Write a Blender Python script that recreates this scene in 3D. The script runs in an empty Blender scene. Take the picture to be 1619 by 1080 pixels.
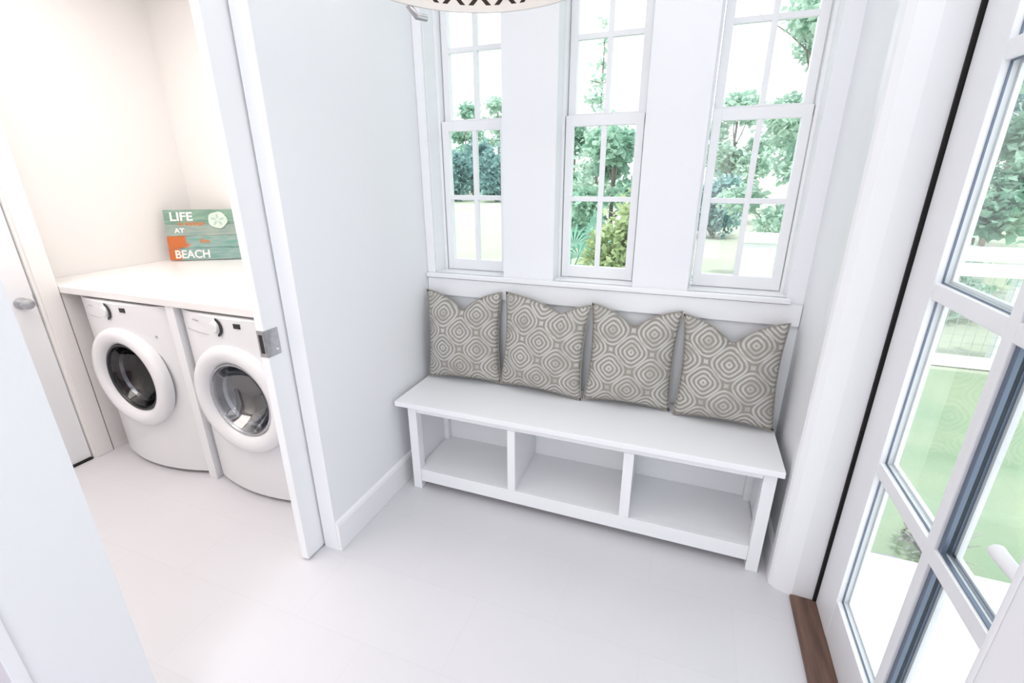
import bpy, bmesh, math, random
from mathutils import Vector, Matrix
random.seed(7)
D = bpy.data
C = bpy.context.scene.collection
SC = bpy.context.scene
PI = math.pi

# ------------------------------------------------------------------ camera
cam_d = D.cameras.new('camera')
cam_d.sensor_fit = 'HORIZONTAL'; cam_d.sensor_width = 36.0
cam_d.lens = 736.15 / 1619 * 36.0
cam_d.clip_start = 0.02; cam_d.clip_end = 500
cam = D.objects.new('camera', cam_d); C.objects.link(cam)
R = Matrix(((0.9357, -0.1143, 0.3336), (0.3527, 0.3198, -0.8795), (-0.0062, 0.9406, 0.3395)))
q = R.to_quaternion()
cam.matrix_world = Matrix.Translation((0, 0, 1.55)) @ q.to_matrix().to_4x4()
SC.camera = cam

# ------------------------------------------------------------------ view, world, sun, lights
SC.view_settings.view_transform = 'Standard'
SC.view_settings.look = 'None'
SC.view_settings.gamma = 1.0
SC.view_settings.use_curve_mapping = False
SC.view_settings.exposure = 0.0
w = D.worlds.new('sky'); SC.world = w; w.use_nodes = True
bg = w.node_tree.nodes['Background']
bg.inputs['Color'].default_value = (0.93, 0.97, 1.0, 1)
bg.inputs['Strength'].default_value = 2.0

def lamp(name, kind, loc, energy, color=(1, 1, 1), rot=(0, 0, 0), size=1.0, size_y=None, **kw):
    l = D.lights.new(name, kind); l.energy = energy; l.color = color
    if kind == 'AREA':
        l.size = size
        if size_y: l.shape = 'RECTANGLE'; l.size_y = size_y
    for k, v in kw.items(): setattr(l, k, v)
    o = D.objects.new(name, l); C.objects.link(o); o.location = loc; o.rotation_euler = rot
    return o
lamp('sun', 'SUN', (0, -5, 12), 2.6, (1.0, 0.97, 0.92), (math.radians(27), 0, 0), angle=0.05)
lamp('entry_ceiling_fill', 'AREA', (-0.42, 0.55, 2.70), 16, (1.0, 0.985, 0.99), (0, 0, 0), 1.6, 2.6)  # added fill from above for the entry, no fixture modelled
lamp('hall_ceiling_fill', 'AREA', (-0.42, -1.9, 2.70), 26, (0.97, 0.985, 1.0), (0, 0, 0), 1.6, 1.8)  # added overhead fill for the hall behind the camera
lamp('hall_rear_fill', 'AREA', (-0.25, -2.9, 1.35), 31, (0.97, 0.985, 1.0), (math.radians(90), 0, math.radians(24)), 1.4, 1.9)  # added fill towards the bench front, no hall window modelled
lamp('laundry_ceiling_fill', 'AREA', (-2.35, 0.75, 2.70), 38, (1.0, 0.935, 0.885), (0, 0, 0), 1.3, 2.0)  # added warm fill that brightens the laundry

# ------------------------------------------------------------------ materials
def mat(name, color, rough=0.5, metal=0.0, spec=0.5, noise=None, bump=None):
    m = D.materials.new(name); m.use_nodes = True
    nt = m.node_tree; b = nt.nodes['Principled BSDF']
    b.inputs['Base Color'].default_value = (*color, 1)
    b.inputs['Roughness'].default_value = rough
    b.inputs['Metallic'].default_value = metal
    b.inputs['Specular IOR Level'].default_value = spec
    if noise or bump:
        tc = nt.nodes.new('ShaderNodeTexCoord')
    if noise:                                        # (scale, second colour, amount)
        n = nt.nodes.new('ShaderNodeTexNoise'); n.inputs['Scale'].default_value = noise[0]
        n.inputs['Detail'].default_value = 4
        mx = nt.nodes.new('ShaderNodeMix'); mx.data_type = 'RGBA'
        mx.inputs[6].default_value = (*color, 1); mx.inputs[7].default_value = (*noise[1], 1)
        mr = nt.nodes.new('ShaderNodeMapRange')
        mr.inputs[1].default_value = 0.35; mr.inputs[2].default_value = 0.65
        mr.inputs[4].default_value = noise[2]
        nt.links.new(tc.outputs['Object'], n.inputs['Vector'])
        nt.links.new(n.outputs['Fac'], mr.inputs[0]); nt.links.new(mr.outputs[0], mx.inputs[0])
        nt.links.new(mx.outputs[2], b.inputs['Base Color'])
    if bump:                                         # (scale, strength)
        n2 = nt.nodes.new('ShaderNodeTexNoise'); n2.inputs['Scale'].default_value = bump[0]
        bp = nt.nodes.new('ShaderNodeBump'); bp.inputs['Strength'].default_value = bump[1]
        bp.inputs['Distance'].default_value = 0.01
        nt.links.new(tc.outputs['Object'], n2.inputs['Vector'])
        nt.links.new(n2.outputs['Fac'], bp.inputs['Height']); nt.links.new(bp.outputs[0], b.inputs['Normal'])
    return m

M = {}
M['wall'] = mat('wall_paint', (0.86, 0.875, 0.90), 0.6, bump=(180, 0.03))
M['lwall'] = mat('laundry_wall_paint', (0.89, 0.875, 0.86), 0.6, bump=(180, 0.03))
M['trim'] = mat('trim_gloss_paint', (0.88, 0.89, 0.91), 0.3)
M['ceil'] = mat('ceiling_paint', (0.88, 0.88, 0.88), 0.8)
M['mauve'] = mat('mauve_paint', (0.36, 0.28, 0.33), 0.6)
M['white'] = mat('white_satin', (0.87, 0.88, 0.90), 0.35)
M['bench'] = mat('bench_paint', (0.88, 0.89, 0.91), 0.32)
M['counter'] = mat('white_counter', (0.89, 0.88, 0.87), 0.3, noise=(6, (0.84, 0.83, 0.82), 0.5))
M['enamel'] = mat('white_enamel', (0.85, 0.855, 0.875), 0.22)
M['toe_shade'] = mat('toe_shade_black', (0.008, 0.008, 0.009), 0.7)  # black for the painted shade under the machines
M['dark'] = mat('dark_plastic_and_shade', (0.012, 0.013, 0.016), 0.3)  # also colours the painted dial shadow
M['chrome'] = mat('chrome', (0.72, 0.74, 0.76), 0.18, 1.0)
M['nickel'] = mat('satin_nickel', (0.55, 0.56, 0.58), 0.33, 1.0, noise=(60, (0.42, 0.43, 0.45), 0.6))
M['drum'] = mat('drum_steel', (0.10, 0.105, 0.115), 0.35, 0.7)
M['drum_pale'] = mat('drum_pale_steel', (0.42, 0.45, 0.49), 0.35, 0.6)
M['grey'] = mat('grey_print', (0.5, 0.5, 0.53), 0.5)
M['threshold'] = None
M['jamb_dark'] = mat('weatherstrip_and_shade_black', (0.006, 0.005, 0.005), 0.8)  # also used for the painted gap shade under the laundry door
M['spacer'] = mat('window_spacer_blue_grey', (0.16, 0.20, 0.27), 0.35, 0.5)
M['concrete'] = mat('white_concrete', (0.80, 0.81, 0.82), 0.8, noise=(3, (0.72, 0.74, 0.76), 0.5), bump=(60, 0.2))
M['sand'] = mat('sandy_grass_ground', (0.47, 0.49, 0.41), 0.95, noise=(0.35, (0.38, 0.44, 0.33), 0.8))
M['lawn'] = mat('lawn_green', (0.24, 0.35, 0.23), 0.95, noise=(1.6, (0.32, 0.40, 0.27), 0.9), bump=(90, 0.6))
M['fence'] = mat('fence_white', (0.86, 0.87, 0.88), 0.5)
M['mesh'] = mat('galvanised_wire', (0.52, 0.56, 0.56), 0.5, 0.4)
M['stone'] = mat('grey_stone', (0.36, 0.37, 0.40), 0.9, noise=(9, (0.26, 0.27, 0.29), 0.8), bump=(30, 0.6))
M['bark'] = mat('bark', (0.22, 0.19, 0.17), 0.9, noise=(12, (0.30, 0.27, 0.24), 0.8), bump=(30, 0.8))
M['siding'] = mat('exterior_siding', (0.80, 0.82, 0.83), 0.6)

def glass(name, tint=(1, 1, 1), gloss=0.06, rough=0.0):
    m = D.materials.new(name); m.use_nodes = True; nt = m.node_tree
    nt.nodes.remove(nt.nodes['Principled BSDF']); out = nt.nodes['Material Output']
    t = nt.nodes.new('ShaderNodeBsdfTransparent'); t.inputs[0].default_value = (*tint, 1)
    g = nt.nodes.new('ShaderNodeBsdfGlossy'); g.inputs['Roughness'].default_value = rough
    fr = nt.nodes.new('ShaderNodeLayerWeight'); fr.inputs['Blend'].default_value = 0.12
    ad = nt.nodes.new('ShaderNodeMath'); ad.operation = 'MULTIPLY_ADD'
    ad.inputs[1].default_value = 0.22; ad.inputs[2].default_value = gloss
    nt.links.new(fr.outputs['Fresnel'], ad.inputs[0])
    mx = nt.nodes.new('ShaderNodeMixShader')
    nt.links.new(ad.outputs[0], mx.inputs[0]); nt.links.new(t.outputs[0], mx.inputs[1]); nt.links.new(g.outputs[0], mx.inputs[2])
    nt.links.new(mx.outputs[0], out.inputs['Surface'])
    return m
M['glass'] = glass('window_glass', (0.97, 0.99, 0.985), 0.02)
M['washglass'] = glass('washer_dark_glass', (0.42, 0.43, 0.45), 0.07, 0.02)
M['dryglass'] = glass('dryer_smoke_glass', (0.70, 0.73, 0.77), 0.22, 0.05)

def leaf_mat(name, c1, c2, trans=0.35):
    m = D.materials.new(name); m.use_nodes = True; nt = m.node_tree
    b = nt.nodes['Principled BSDF']; out = nt.nodes['Material Output']
    b.inputs['Roughness'].default_value = 0.6
    tc = nt.nodes.new('ShaderNodeTexCoord'); n = nt.nodes.new('ShaderNodeTexNoise')
    n.inputs['Scale'].default_value = 2.2; n.inputs['Detail'].default_value = 5
    nt.links.new(tc.outputs['Object'], n.inputs['Vector'])
    cr = nt.nodes.new('ShaderNodeValToRGB')
    cr.color_ramp.elements[0].position = 0.35; cr.color_ramp.elements[0].color = (*c1, 1)
    cr.color_ramp.elements[1].position = 0.65; cr.color_ramp.elements[1].color = (*c2, 1)
    nt.links.new(n.outputs['Fac'], cr.inputs[0]); nt.links.new(cr.outputs[0], b.inputs['Base Color'])
    tr = nt.nodes.new('ShaderNodeBsdfTranslucent'); nt.links.new(cr.outputs[0], tr.inputs[0])
    mx = nt.nodes.new('ShaderNodeMixShader'); mx.inputs[0].default_value = trans
    nt.links.new(b.outputs[0], mx.inputs[1]); nt.links.new(tr.outputs[0], mx.inputs[2])
    nt.links.new(mx.outputs[0], out.inputs['Surface'])
    return m
M['leaf_dark'] = leaf_mat('blue_green_leaves', (0.19, 0.35, 0.36), (0.32, 0.50, 0.48))
M['leaf_mid'] = leaf_mat('mid_green_leaves', (0.28, 0.50, 0.39), (0.46, 0.66, 0.53))
M['leaf_pale'] = leaf_mat('pale_green_leaves', (0.42, 0.60, 0.50), (0.62, 0.76, 0.66))
M['leaf_lime'] = leaf_mat('yellow_green_leaves', (0.38, 0.50, 0.24), (0.60, 0.69, 0.42))
M['leaf_palm'] = leaf_mat('palmetto_leaves', (0.14, 0.40, 0.30), (0.30, 0.58, 0.46))
M['twig'] = mat('dry_twigs', (0.40, 0.39, 0.38), 0.9)

def floor_mat():
    m = mat('pale_tile_floor', (0.69, 0.68, 0.71), 0.35)
    nt = m.node_tree; b = nt.nodes['Principled BSDF']
    tc = nt.nodes.new('ShaderNodeTexCoord')
    br = nt.nodes.new('ShaderNodeTexBrick'); br.offset = 0.5
    br.inputs['Color1'].default_value = (0.69, 0.68, 0.71, 1); br.inputs['Color2'].default_value = (0.68, 0.67, 0.70, 1)
    br.inputs['Mortar'].default_value = (0.665, 0.655, 0.685, 1)
    br.inputs['Scale'].default_value = 1.0; br.inputs['Mortar Size'].default_value = 0.0025
    br.inputs['Brick Width'].default_value = 0.61; br.inputs['Row Height'].default_value = 0.305
    n = nt.nodes.new('ShaderNodeTexNoise'); n.inputs['Scale'].default_value = 3; n.inputs['Detail'].default_value = 6
    mx = nt.nodes.new('ShaderNodeMix'); mx.data_type = 'RGBA'; mx.blend_type = 'MULTIPLY'
    mr = nt.nodes.new('ShaderNodeMapRange'); mr.inputs[3].default_value = 0.96; mr.inputs[4].default_value = 1.03
    nt.links.new(tc.outputs['Object'], br.inputs['Vector']); nt.links.new(tc.outputs['Object'], n.inputs['Vector'])
    nt.links.new(n.outputs['Fac'], mr.inputs[0])
    mx.inputs[0].default_value = 1.0
    nt.links.new(br.outputs['Color'], mx.inputs[6]); nt.links.new(mr.outputs[0], mx.inputs[7])
    nt.links.new(mx.outputs[2], b.inputs['Base Color'])
    return m
M['floor'] = floor_mat()

def wood_mat(name, c1, c2, scale=(6, 60, 60)):
    m = mat(name, c1, 0.5); nt = m.node_tree; b = nt.nodes['Principled BSDF']
    tc = nt.nodes.new('ShaderNodeTexCoord'); mp = nt.nodes.new('ShaderNodeMapping'); mp.inputs['Scale'].default_value = scale
    n = nt.nodes.new('ShaderNodeTexNoise'); n.inputs['Detail'].default_value = 6; n.inputs['Scale'].default_value = 1
    cr = nt.nodes.new('ShaderNodeValToRGB')
    cr.color_ramp.elements[0].position = 0.35; cr.color_ramp.elements[0].color = (*c1, 1)
    cr.color_ramp.elements[1].position = 0.65; cr.color_ramp.elements[1].color = (*c2, 1)
    nt.links.new(tc.outputs['Object'], mp.inputs[0]); nt.links.new(mp.outputs[0], n.inputs['Vector'])
    nt.links.new(n.outputs['Fac'], cr.inputs[0]); nt.links.new(cr.outputs[0], b.inputs['Base Color'])
    return m
M['threshold'] = wood_mat('brown_threshold_wood', (0.10, 0.055, 0.040), (0.20, 0.115, 0.085), (45, 4, 30))

def cushion_mat():
    """Woven taupe cloth with pale concentric rounded diamonds on a lattice."""
    m = mat('taupe_diamond_weave', (0.3, 0.28, 0.25), 0.9, spec=0.2); nt = m.node_tree; b = nt.nodes['Principled BSDF']
    def math_(op, a, bb=None):
        n = nt.nodes.new('ShaderNodeMath'); n.operation = op
        for i, v in enumerate((a, bb)):
            if v is None: continue
            if isinstance(v, (int, float)): n.inputs[i].default_value = v
            else: nt.links.new(v, n.inputs[i])
        return n.outputs[0]
    tc = nt.nodes.new('ShaderNodeTexCoord')
    nz = nt.nodes.new('ShaderNodeTexNoise'); nz.inputs['Scale'].default_value = 45
    nt.links.new(tc.outputs['Object'], nz.inputs['Vector'])
    sp = nt.nodes.new('ShaderNodeSeparateXYZ'); nt.links.new(tc.outputs['Object'], sp.inputs[0])
    wob = math_('MULTIPLY', math_('SUBTRACT', nz.outputs['Fac'], 0.5), 0.006)
    x = math_('ADD', sp.outputs['X'], wob); z = math_('ADD', sp.outputs['Z'], wob)
    cell = 0.128
    a = math_('DIVIDE', math_('ADD', x, z), cell * 1.414); c = math_('DIVIDE', math_('SUBTRACT', x, z), cell * 1.414)
    fa = math_('ABSOLUTE', math_('SUBTRACT', math_('FRACT', a), 0.5)); fc = math_('ABSOLUTE', math_('SUBTRACT', math_('FRACT', c), 0.5))
    pw = math_('POWER', math_('ADD', math_('POWER', fa, 3.2), math_('POWER', fc, 3.2)), 1 / 3.2)
    ring = math_('FRACT', math_('MULTIPLY', pw, 7.6))
    on = math_('SUBTRACT', 1.0, math_('MULTIPLY', math_('ABSOLUTE', math_('SUBTRACT', ring, 0.5)), 2.0))
    mr = nt.nodes.new('ShaderNodeMapRange'); mr.inputs[1].default_value = 0.42; mr.inputs[2].default_value = 0.62
    nt.links.new(on, mr.inputs[0])
    n2 = nt.nodes.new('ShaderNodeTexNoise'); n2.inputs['Scale'].default_value = 14
    nt.links.new(tc.outputs['Object'], n2.inputs['Vector'])
    m2 = nt.nodes.new('ShaderNodeMapRange'); m2.inputs[1].default_value = 0.3; m2.inputs[2].default_value = 0.55
    m2.inputs[3].default_value = 0.35
    nt.links.new(n2.outputs['Fac'], m2.inputs[0])
    f = math_('MULTIPLY', mr.outputs[0], m2.outputs[0])
    mx = nt.nodes.new('ShaderNodeMix'); mx.data_type = 'RGBA'
    mx.inputs[6].default_value = (0.315, 0.29, 0.255, 1); mx.inputs[7].default_value = (0.55, 0.55, 0.525, 1)
    nt.links.new(f, mx.inputs[0]); nt.links.new(mx.outputs[2], b.inputs['Base Color'])
    bp = nt.nodes.new('ShaderNodeBump'); bp.inputs['Strength'].default_value = 0.4; bp.inputs['Distance'].default_value = 0.002
    nt.links.new(f, bp.inputs['Height']); nt.links.new(bp.outputs[0], b.inputs['Normal'])
    return m
M['cushion'] = cushion_mat()
M['piping'] = mat('taupe_cord', (0.33, 0.31, 0.28), 0.9, spec=0.2)

# ------------------------------------------------------------------ helpers
class MB:
    """Collects shapes into one mesh."""
    def __init__(s): s.bm = bmesh.new()
    def box(s, lo, hi, bev=0.0):
        r = bmesh.ops.create_cube(s.bm, size=1.0)
        vs = r['verts']
        for v in vs:
            v.co = Vector([lo[i] + (hi[i] - lo[i]) * (v.co[i] + 0.5) for i in range(3)])
        if bev > 0:
            es = list({e for v in vs for e in v.link_edges})
            bmesh.ops.bevel(s.bm, geom=es, offset=bev, segments=2, profile=0.7, affect='EDGES')
        return s
    def prism(s, pts, lo, hi, axis='z'):
        """polygon (a, b) swept along an axis; z: (x,y), x: (y,z), y: (x,z)"""
        def P(a, b, h): return {'z': (a, b, h), 'x': (h, a, b), 'y': (a, h, b)}[axis]
        v0 = [s.bm.verts.new(P(a, b, lo)) for a, b in pts]; v1 = [s.bm.verts.new(P(a, b, hi)) for a, b in pts]
        n = len(pts)
        s.bm.faces.new(v0); s.bm.faces.new(v1[::-1])
        for i in range(n): s.bm.faces.new((v0[i], v1[i], v1[(i + 1) % n], v0[(i + 1) % n]))
        return s
    def lathe(s, prof, center=(0, 0, 0), axis='y', n=48, close=False):
        """profile of (radius, height along axis)"""
        rings = []
        for r, h in prof:
            if r < 1e-6:
                p = {'y': (0, h, 0), 'z': (0, 0, h), 'x': (h, 0, 0)}[axis]
                rings.append([s.bm.verts.new(Vector(center) + Vector(p))])
            else:
                ring = []
                for i in range(n):
                    a = 2 * PI * i / n; u, v = r * math.cos(a), r * math.sin(a)
                    p = {'y': (u, h, v), 'z': (u, v, h), 'x': (h, u, v)}[axis]
                    ring.append(s.bm.verts.new(Vector(center) + Vector(p)))
                rings.append(ring)
        pairs = list(zip(rings, rings[1:])) + ([(rings[-1], rings[0])] if close else [])
        for A, B in pairs:
            for i in range(n):
                j = (i + 1) % n
                if len(A) == 1 and len(B) == 1: continue
                if len(A) == 1: s.bm.faces.new((A[0], B[i], B[j]))
                elif len(B) == 1: s.bm.faces.new((A[i], B[0], A[j]))
                else: s.bm.faces.new((A[i], B[i], B[j], A[j]))
        return s
    def tube(s, pts, r, n=8, r2=None, closed=False):
        pts = [Vector(p) for p in pts]; m = len(pts); rings = []
        for k, p in enumerate(pts):
            if closed: t = pts[(k + 1) % m] - pts[k - 1]
            else: t = pts[min(k + 1, m - 1)] - pts[max(k - 1, 0)]
            t.normalize()
            up = Vector((0, 0, 1)) if abs(t.z) < 0.9 else Vector((1, 0, 0))
            a = t.cross(up).normalized(); b = t.cross(a)
            rr = r if r2 is None else r + (r2 - r) * k / max(1, m - 1)
            rings.append([s.bm.verts.new(p + a * rr * math.cos(2 * PI * i / n) + b * rr * math.sin(2 * PI * i / n)) for i in range(n)])
        prs = list(zip(rings, rings[1:])) + ([(rings[-1], rings[0])] if closed else [])
        for A, B in prs:
            for i in range(n): s.bm.faces.new((A[i], A[(i + 1) % n], B[(i + 1) % n], B[i]))
        if not closed:
            s.bm.faces.new(rings[0][::-1]); s.bm.faces.new(rings[-1])
        return s
    def build(s, name, m, parent=None, smooth=False):
        bmesh.ops.recalc_face_normals(s.bm, faces=s.bm.faces[:])
        me = D.meshes.new(name); s.bm.to_mesh(me); s.bm.free()
        me.materials.append(m)
        if smooth:
            for p in me.polygons: p.use_smooth = True
            try: me.set_sharp_from_angle(angle=math.radians(38))
            except Exception: pass
        o = D.objects.new(name, me); C.objects.link(o)
        if parent: o.parent = parent
        return o

def pymesh(name, verts, faces, m, parent=None, smooth=False):
    me = D.meshes.new(name); me.from_pydata(verts, [], faces); me.update(); me.materials.append(m)
    if smooth:
        for p in me.polygons: p.use_smooth = True
    o = D.objects.new(name, me); C.objects.link(o)
    if parent: o.parent = parent
    return o
def tag(o, label, cat, group=None, kind=None):
    o['label'] = label; o['category'] = cat
    if group: o['group'] = group
    if kind: o['kind'] = kind
    return o
def thing(name, label, cat, loc=(0, 0, 0), rot=(0, 0, 0), group=None):
    o = D.objects.new(name, None); C.objects.link(o); o.location = loc; o.rotation_euler = rot
    o.empty_display_size = 0.1
    return tag(o, label, cat, group)
def struct(o, label=None, cat=None):
    o['kind'] = 'structure'
    if label: o['label'] = label
    if cat: o['category'] = cat
    return o
def sroot(name, label, cat, loc=(0, 0, 0)):
    o = D.objects.new(name, None); C.objects.link(o); o.location = loc; o.empty_display_size = 0.1
    return struct(o, label, cat)

# ------------------------------------------------------------------ key planes
XL, XR, YB = -1.285, 0.462, 2.15          # entry: left wall, right wall, window wall
YBo = 2.35                                # outer face of window wall
XP = -1.367                               # room face of pocket door
XLO = -1.50                               # laundry face of the dividing wall
HC = 2.75                                 # ceiling
XA, XW, YL = -3.36, -3.114, 2.42          # alcove left, laundry left wall, laundry back wall

# ------------------------------------------------------------------ room shell
struct(MB().box((-3.6, -3.2, -0.12), (0.66, YBo, 0)).build('floor', M['floor']), 'pale off-white tile floor of the entry and laundry', 'floor')
struct(MB().box((-3.6, -3.2, HC), (0.67, 2.6, HC + 0.15)).build('ceiling', M['ceil']), 'white ceiling above the entry', 'ceiling')

# window wall with three openings
WIN = [(-1.235, -0.858), (-0.602, -0.226), (0.012, 0.399)]
ZS, ZH = 1.062, 2.46
b = MB()
b.box((XLO, YB, -0.1), (0.80, YBo, ZS - 0.02)).box((XLO, YB, ZH), (0.80, YBo, HC))
xs = [XLO] + [v for a in WIN for v in a] + [0.80]
for i in range(0, len(xs), 2): b.box((xs[i], YB, ZS - 0.02), (xs[i + 1], YBo, ZH))
struct(b.build('wall_back', M['wall']), 'white wall with three tall windows behind the bench', 'wall')
# stool and apron across the wall
b = MB(); b.box((XL + 0.002, YB - 0.022, 0.945), (XR - 0.002, YB - 0.001, 1.036), 0.003)
struct(b.build('trim_1', M['trim']), 'white apron board under the three windows', 'trim')
b = MB(); b.box((XL + 0.002, YB - 0.035, 1.040), (XR - 0.05, YB + 0.001, ZS), 0.004)
for x0, x1 in WIN: b.box((x0 + 0.001, YB - 0.01, 1.043), (x1 - 0.001, YBo - 0.01, ZS))
struct(b.build('trim_2', M['trim']), 'white window sill running under the three windows', 'trim')
# casing left of the first window
b = MB(); b.box((XL + 0.001, YB - 0.016, ZS), (-1.240, YB - 0.001, ZH + 0.09), 0.003)
struct(b.build('trim_3', M['trim']), 'narrow white casing in the corner left of the left window', 'trim')

def window(n, x0, x1, which):
    w = sroot('window_%d' % n, 'tall white %s window of the three, eight panes over the bench' % which, 'window', (0.5 * (x0 + x1), YB + 0.1, ZS))
    h = 0.5 * (x1 - x0)
    # frame liner
    f = MB()
    yf0, yf1 = -0.005, 0.085
    f.box((-h, yf0 - 0.0, 0.0), (-h + 0.012, yf1, 1.398)).box((h - 0.012, yf0, 0.0), (h, yf1, 1.398)).box((-h + 0.012, yf0, 1.386), (h - 0.012, yf1, 1.398))
    f.build('window_frame', M['trim'], w)
    sw = h - 0.016
    def sash(z0, z1, y, name, mid, botr, topr, st=0.034):
        s = MB()
        s.box((-sw, y, z0), (-sw + st, y + 0.034, z1), 0.003).box((sw - st, y, z0), (sw, y + 0.034, z1), 0.003)
        s.box((-sw + st - 0.002, y + 0.001, z0), (sw - st + 0.002, y + 0.033, z0 + botr), 0.003)
        s.box((-sw + st - 0.002, y + 0.001, z1 - topr), (sw - st + 0.002, y + 0.033, z1), 0.003)
        so = s.build(name, M['trim'], w)
        m = MB()
        m.box((-0.011, y + 0.004, z0 + botr - 0.002), (0.011, y + 0.030, z1 - topr + 0.002), 0.003)
        m.box((-sw + st - 0.002, y + 0.005, mid - 0.011), (sw - st + 0.002, y + 0.029, mid + 0.011), 0.003)
        m.build('muntin', M['trim'], so)
        g = MB(); g.box((-sw + st - 0.004, y + 0.015, z0 + botr - 0.004), (sw - st + 0.004, y + 0.019, z1 - topr + 0.004))
        g.build('pane', M['glass'], so)
    sash(0.002, 0.730, 0.000, 'lower_sash', 0.373, 0.055, 0.045)
    sash(0.690, 1.384, 0.036, 'upper_sash', 1.040, 0.050, 0.04)
    lk = MB(); lk.box((-0.03, 0.002, 0.730), (0.03, 0.028, 0.738), 0.002); lk.build('sash_lock', M['trim'], w)
for i, (a, c) in enumerate(WIN): window(i + 1, a, c, ['left', 'middle', 'right'][i])

# right wall: piece between window wall and door casing, piece near the camera, head
b = MB(); b.box((XR, 1.70, -0.1), (0.66, YB + 0.02, HC)); b.box((XR, 0.66, 2.46), (0.66, 1.70, HC)); b.box((XR, -3.2, -0.1), (0.66, 0.66, HC))
struct(b.build('wall_right', M['wall']), 'white wall on the right around the glazed door', 'wall')
b = MB()
b.prism([(0.446, 1.735), (0.446, 1.70), (0.452, 1.688), (0.470, 1.672), (0.500, 1.660), (0.522, 1.652), (0.600, 1.650), (0.655, 1.650), (0.655, 1.699), (0.461, 1.699), (0.461, 1.735)], 0.001, 2.459)
struct(b.build('trim_4', M['trim']), 'rounded white casing between bench and glazed door', 'trim')
b = MB(); b.box((0.445, 0.56, 0.001), (0.461, 0.655, 2.46), 0.004); b.box((0.445, 0.655, 0.001), (0.655, 0.668, 2.459), 0.003)
struct(b.build('trim_5', M['trim']), 'white casing on the near side of the glazed door', 'trim')
# dark weather strip in the gap
b = MB(); b.box((0.5905, 1.6415, 0.017), (0.5995, 1.6495, 2.455)).box((0.600, 1.6395, 0.017), (0.612, 1.6495, 2.455))
struct(b.build('trim_6', M['jamb_dark']), 'thin black weatherstrip beside the glazed door', 'trim')
b = MB(); b.box((0.515, 0.669, 0.001), (0.655, 1.649, 0.016), 0.004)
struct(b.build('trim_7', M['threshold']), 'dark brown wooden threshold under the glazed door', 'threshold')

# glazed door
d = sroot('door_1', 'white glazed door to the porch, lawn seen through its panes', 'door', (0.60, 1.638, 0.018))
L = 0.962                                  # door width towards the camera (-Y)
def dz(z): return z - 0.018
yS1, yS2 = -0.150, -(L - 0.135)
zb, zt = dz(0.187), dz(2.33)
s = MB()
s.box((0, yS1, 0), (0.045, 0, 2.43), 0.003).box((0, -L, 0), (0.045, yS2, 2.43), 0.003)
s.box((0.001, yS2 - 0.001, 0), (0.044, yS1 + 0.001, zb), 0.003).box((0.001, yS2 - 0.001, zt), (0.044, yS1 + 0.001, 2.43), 0.003)
s.build('door_frame', M['trim'], d)
ymid = -0.493
rows = [dz(v) for v in (0.187, 0.713, 1.257, 1.80, 2.33)]
mb = MB()
mb.box((0.002, ymid - 0.017, zb - 0.002), (0.043, ymid + 0.017, zt + 0.002), 0.003)
for z in rows[1:4]: mb.box((0.003, yS2 - 0.002, z - 0.021), (0.042, yS1 + 0.002, z + 0.021), 0.003)
mb.build('muntin', M['trim'], d)
for j, (ya, yb_) in enumerate([(ymid + 0.017, yS1), (yS2, ymid - 0.017)]):
    for k in range(4):
        z0 = rows[k] + (0.021 if k else 0); z1 = rows[k + 1] - (0.021 if k < 3 else 0)
        g = MB(); g.box((0.020, ya - 0.003, z0 - 0.003), (0.026, yb_ + 0.003, z1 + 0.003)); p = g.build('pane', M['glass'], d)
        e = MB(); t = 0.0035; tf = 0.0035 if j == 0 else 0.015
        for x, h in (((0.0155, 0.0042),) if j == 0 else ((0.010, 0.009), (0.0265, 0.006))):
            e.box((x, ya + 0.0005, z0 + 0.0005), (x + h, ya + t, z1 - 0.0005))
            e.box((x, yb_ - tf, z0 + 0.0005), (x + h, yb_ - 0.0005, z1 - 0.0005))
            e.box((x, ya + t, z0 + 0.0005), (x + h, yb_ - tf, z0 + t)).box((x, ya + t, z1 - t), (x + h, yb_ - tf, z1 - 0.0005))
        eb = MB(); tw = 0.009
        eb.box((0.033, yb_ - tw - (tf if j else 0), z0 + 0.0005), (0.044, yb_ - 0.0005, z1 - 0.0005)).box((0.033, ya + 0.0005, z0 + 0.0005), (0.044, ya + tw, z1 - 0.0005))
        eb.box((0.033, ya + tw, z0 + 0.0005), (0.044, yb_ - tw, z0 + tw)).box((0.033, ya + tw, z1 - tw), (0.044, yb_ - tw, z1 - 0.0005))
        eb.build('outer_stop', M['trim'], p)
        e.build('glazing_bead', M['spacer'], p)
hd = MB()
hd.box((-0.008, -0.925, dz(0.86)), (0, -0.885, dz(1.05)), 0.003)
hd.tube([(-0.005, -0.905, dz(0.955)), (-0.050, -0.905, dz(0.955)), (-0.060, -0.895, dz(0.955))], 0.010, 12)
hd.tube([(-0.060, -0.912, dz(0.955)), (-0.062, -0.86, dz(0.955)), (-0.062, -0.80, dz(0.952)), (-0.060, -0.778, dz(0.950))], 0.011, 12, 0.013)
o = hd.build('lever_handle', M['trim'], d, True); o['label'] = 'white lever handle'

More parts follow.
